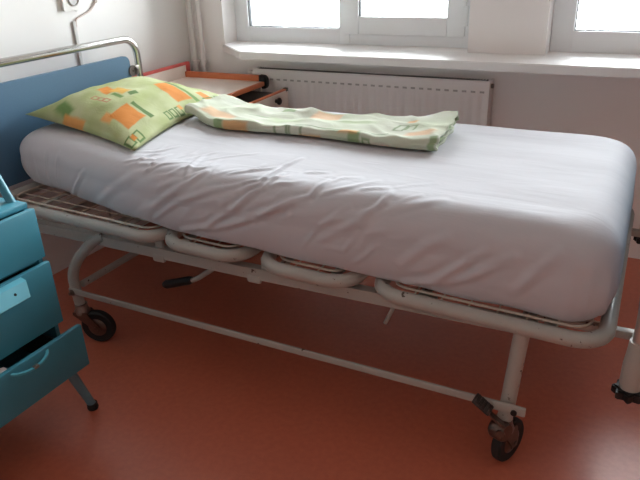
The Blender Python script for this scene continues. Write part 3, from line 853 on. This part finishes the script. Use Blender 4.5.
for v in bm.verts:
    c = v.co.copy(); k = 1+.12*noise.noise(c*2.3)+.05*noise.noise(c*6)
    v.co = Vector((c.x*.025*k+.646, c.y*.050*k-.550, max(c.z*.055*k, -.046)+.266))
tag(obj('crumpled_cloth', bm, M_cloth, angle=180), 'pale crumpled cloth inside the open bottom drawer of the teal cabinet', 'cloth')

# ------------------------------------------------------------------ cream bedside cabinet beyond the bed
def cream_cabinet():
    t = thing('bedside_cabinet', 'cream bedside cabinet with orange edging and an open drawer by the radiator', 'cabinet', (.32, 1.345, 0), math.radians(1))
    D, Wd, ZTp = .47, .392, .684
    kw = dict(local=True)
    bm = bmesh.new()
    box(bm, -D, -.01, -.016, 0, .06, ZTp-.018); box(bm, -D, -.01, -Wd, -Wd+.016, .06, ZTp-.018)
    box(bm, -D, -D+.012, -Wd, 0, .06, ZTp-.018); box(bm, -D, -.01, -Wd, 0, .06, .078); box(bm, -D+.012, -.012, -Wd+.016, -.016, .50, .514)
    obj('body', bm, M_cream, t, smooth=False, **kw)
    obj('top', BX(-D, .0, -Wd, 0, ZTp-.018, ZTp, .001), M_cream, t, **kw)
    obj('front_edging', BX(-.004, .012, -Wd, -.012, ZTp-.02, ZTp+.002, .004), M_orange, t, **kw)
    obj('side_lip', BX(-D, -.022, -.006, .016, ZTp-.02, ZTp+.028, .005), M_orange, t, **kw)
    bm = prism(bmesh.new(), [(-.024, 0), (.006, 0), (.014, .006), (.018, .02), (.018, .05), (.006, .064), (-.024, .066)], .030, axis_matrix((0, -.008, ZTp-.036), (0, 1, 0), (1, 0, 0)) @ Matrix.Scale(-1, 4, (0, 1, 0)))
    # local y of that frame runs down, so flip the section upright
    bmesh.ops.bevel(bm, geom=list(bm.edges), offset=.003, segments=2, affect='EDGES')
    obj('corner_guard', bm, M_black, t, **kw)
    bp = obj('back_board', BX(-D-.012, -D, -Wd-.06, .012, .06, .745, .002), M_cream, t, **kw)
    obj('board_edging', BX(-D-.014, -D+.002, -Wd-.06, .014, .742, .756, .002), M_red, bp, **kw)
    obj('board_edging', BX(-D-.014, -D+.004, .012, .042, .60, .756, .003), M_red, bp, **kw)
    out = .118
    d = obj('drawer', BX(out, out+.016, -Wd+.004, -.004, .515, .654, .001), M_cream, t, **kw)
    obj('drawer_edging', BX(out-.001, out+.018, -Wd+.004, -.020, .652, .659, .002), M_orange, d, **kw)
    obj('drawer_cap', BX(out-.002, out+.019, -.022, -.001, .645, .662, .004), M_black, d, **kw)
    bm = bmesh.new(); xr = -D+.04+out
    box(bm, xr, out, -.030, -.022, .53, .638); box(bm, xr, out, -Wd+.022, -Wd+.030, .53, .638); box(bm, xr, xr+.008, -Wd+.03, -.03, .53, .638); box(bm, xr, out, -Wd+.03, -.03, .53, .535)
    obj('drawer_tray', bm, M_greylam, d, smooth=False, **kw)
    k = obj('knob', lathe(bmesh.new(), [(0, 0), (.009, 0), (.009, .010), (.016, .014), (.017, .022), (.012, .027), (0, .028)], axis_matrix((out+.016, -.125, .622), (1, 0, 0)), 18), M_black, d, **kw)
    obj('door', BX(-.012, .004, -Wd+.004, -.004, .08, .505, .001), M_cream, t, **kw)
    for x in (-D+.04, -.05):
        for y in (-Wd+.035, -.035):
            obj('foot', BX(x-.02, x+.02, y-.02, y+.02, 0, .061, .003), M_black, t, **kw)
cream_cabinet()

# ------------------------------------------------------------------ light: overcast sky through the windows
wd = bpy.data.worlds.new('overcast_sky'); scene.world = wd; wd.use_nodes = True
nt = wd.node_tree; bg = nt.nodes['Background']; L = nt.links
tc = nt.nodes.new('ShaderNodeTexCoord'); sp = nt.nodes.new('ShaderNodeSeparateXYZ'); L.new(tc.outputs['Generated'], sp.inputs[0])
rp = nt.nodes.new('ShaderNodeValToRGB'); cr = rp.color_ramp
mr = nt.nodes.new('ShaderNodeMapRange'); mr.inputs['From Min'].default_value = -1; mr.inputs['From Max'].default_value = 1; L.new(sp.outputs[2], mr.inputs['Value'])
L.new(mr.outputs['Result'], rp.inputs['Fac'])
cr.elements[0].position = 0; cr.elements[0].color = (.30, .30, .30, 1)
cr.elements[1].position = 1; cr.elements[1].color = (.93, .97, 1.0, 1)
e = cr.elements.new(.40); e.color = (.45, .45, .45, 1)
e = cr.elements.new(.50); e.color = (.90, .93, .95, 1)
dt = nt.nodes.new('ShaderNodeVectorMath'); dt.operation = 'DOT_PRODUCT'; dt.inputs[1].default_value = Vector((.94, .20, .28)).normalized()
L.new(tc.outputs['Generated'], dt.inputs[0])
m2 = nt.nodes.new('ShaderNodeMapRange'); m2.interpolation_type = 'SMOOTHSTEP'; m2.inputs['From Min'].default_value = .74; m2.inputs['From Max'].default_value = 1.0
m2.inputs['To Min'].default_value = .85; m2.inputs['To Max'].default_value = 5.0      # the overcast is brightest around the veiled sun
L.new(dt.outputs['Value'], m2.inputs['Value'])
ml = nt.nodes.new('ShaderNodeVectorMath'); ml.operation = 'SCALE'; L.new(rp.outputs['Color'], ml.inputs[0]); L.new(m2.outputs['Result'], ml.inputs['Scale'])
L.new(ml.outputs[0], bg.inputs['Color']); bg.inputs['Strength'].default_value = 28.5
for (a, b) in (W1, W2):
    ld = bpy.data.lights.new('window_portal', 'AREA'); ld.shape = 'RECTANGLE'; ld.size = b-a; ld.size_y = WZ1-WZ0
    ld.cycles.is_portal = True
    lo = bpy.data.objects.new('window_portal', ld); COL.objects.link(lo)
    lo.location = ((a+b)/2, YW+.19, (WZ0+WZ1)/2); lo.rotation_euler = (-PI/2, 0, 0)

vs = scene.view_settings
vs.view_transform = 'Standard'; vs.look = 'None'; vs.exposure = 0.0; vs.gamma = 1.0
try: vs.use_curve_mapping = False
except Exception: pass
scene.cycles.use_denoising = True
scene.cycles.max_bounces = 12; scene.cycles.diffuse_bounces = 8; scene.cycles.transparent_max_bounces = 12
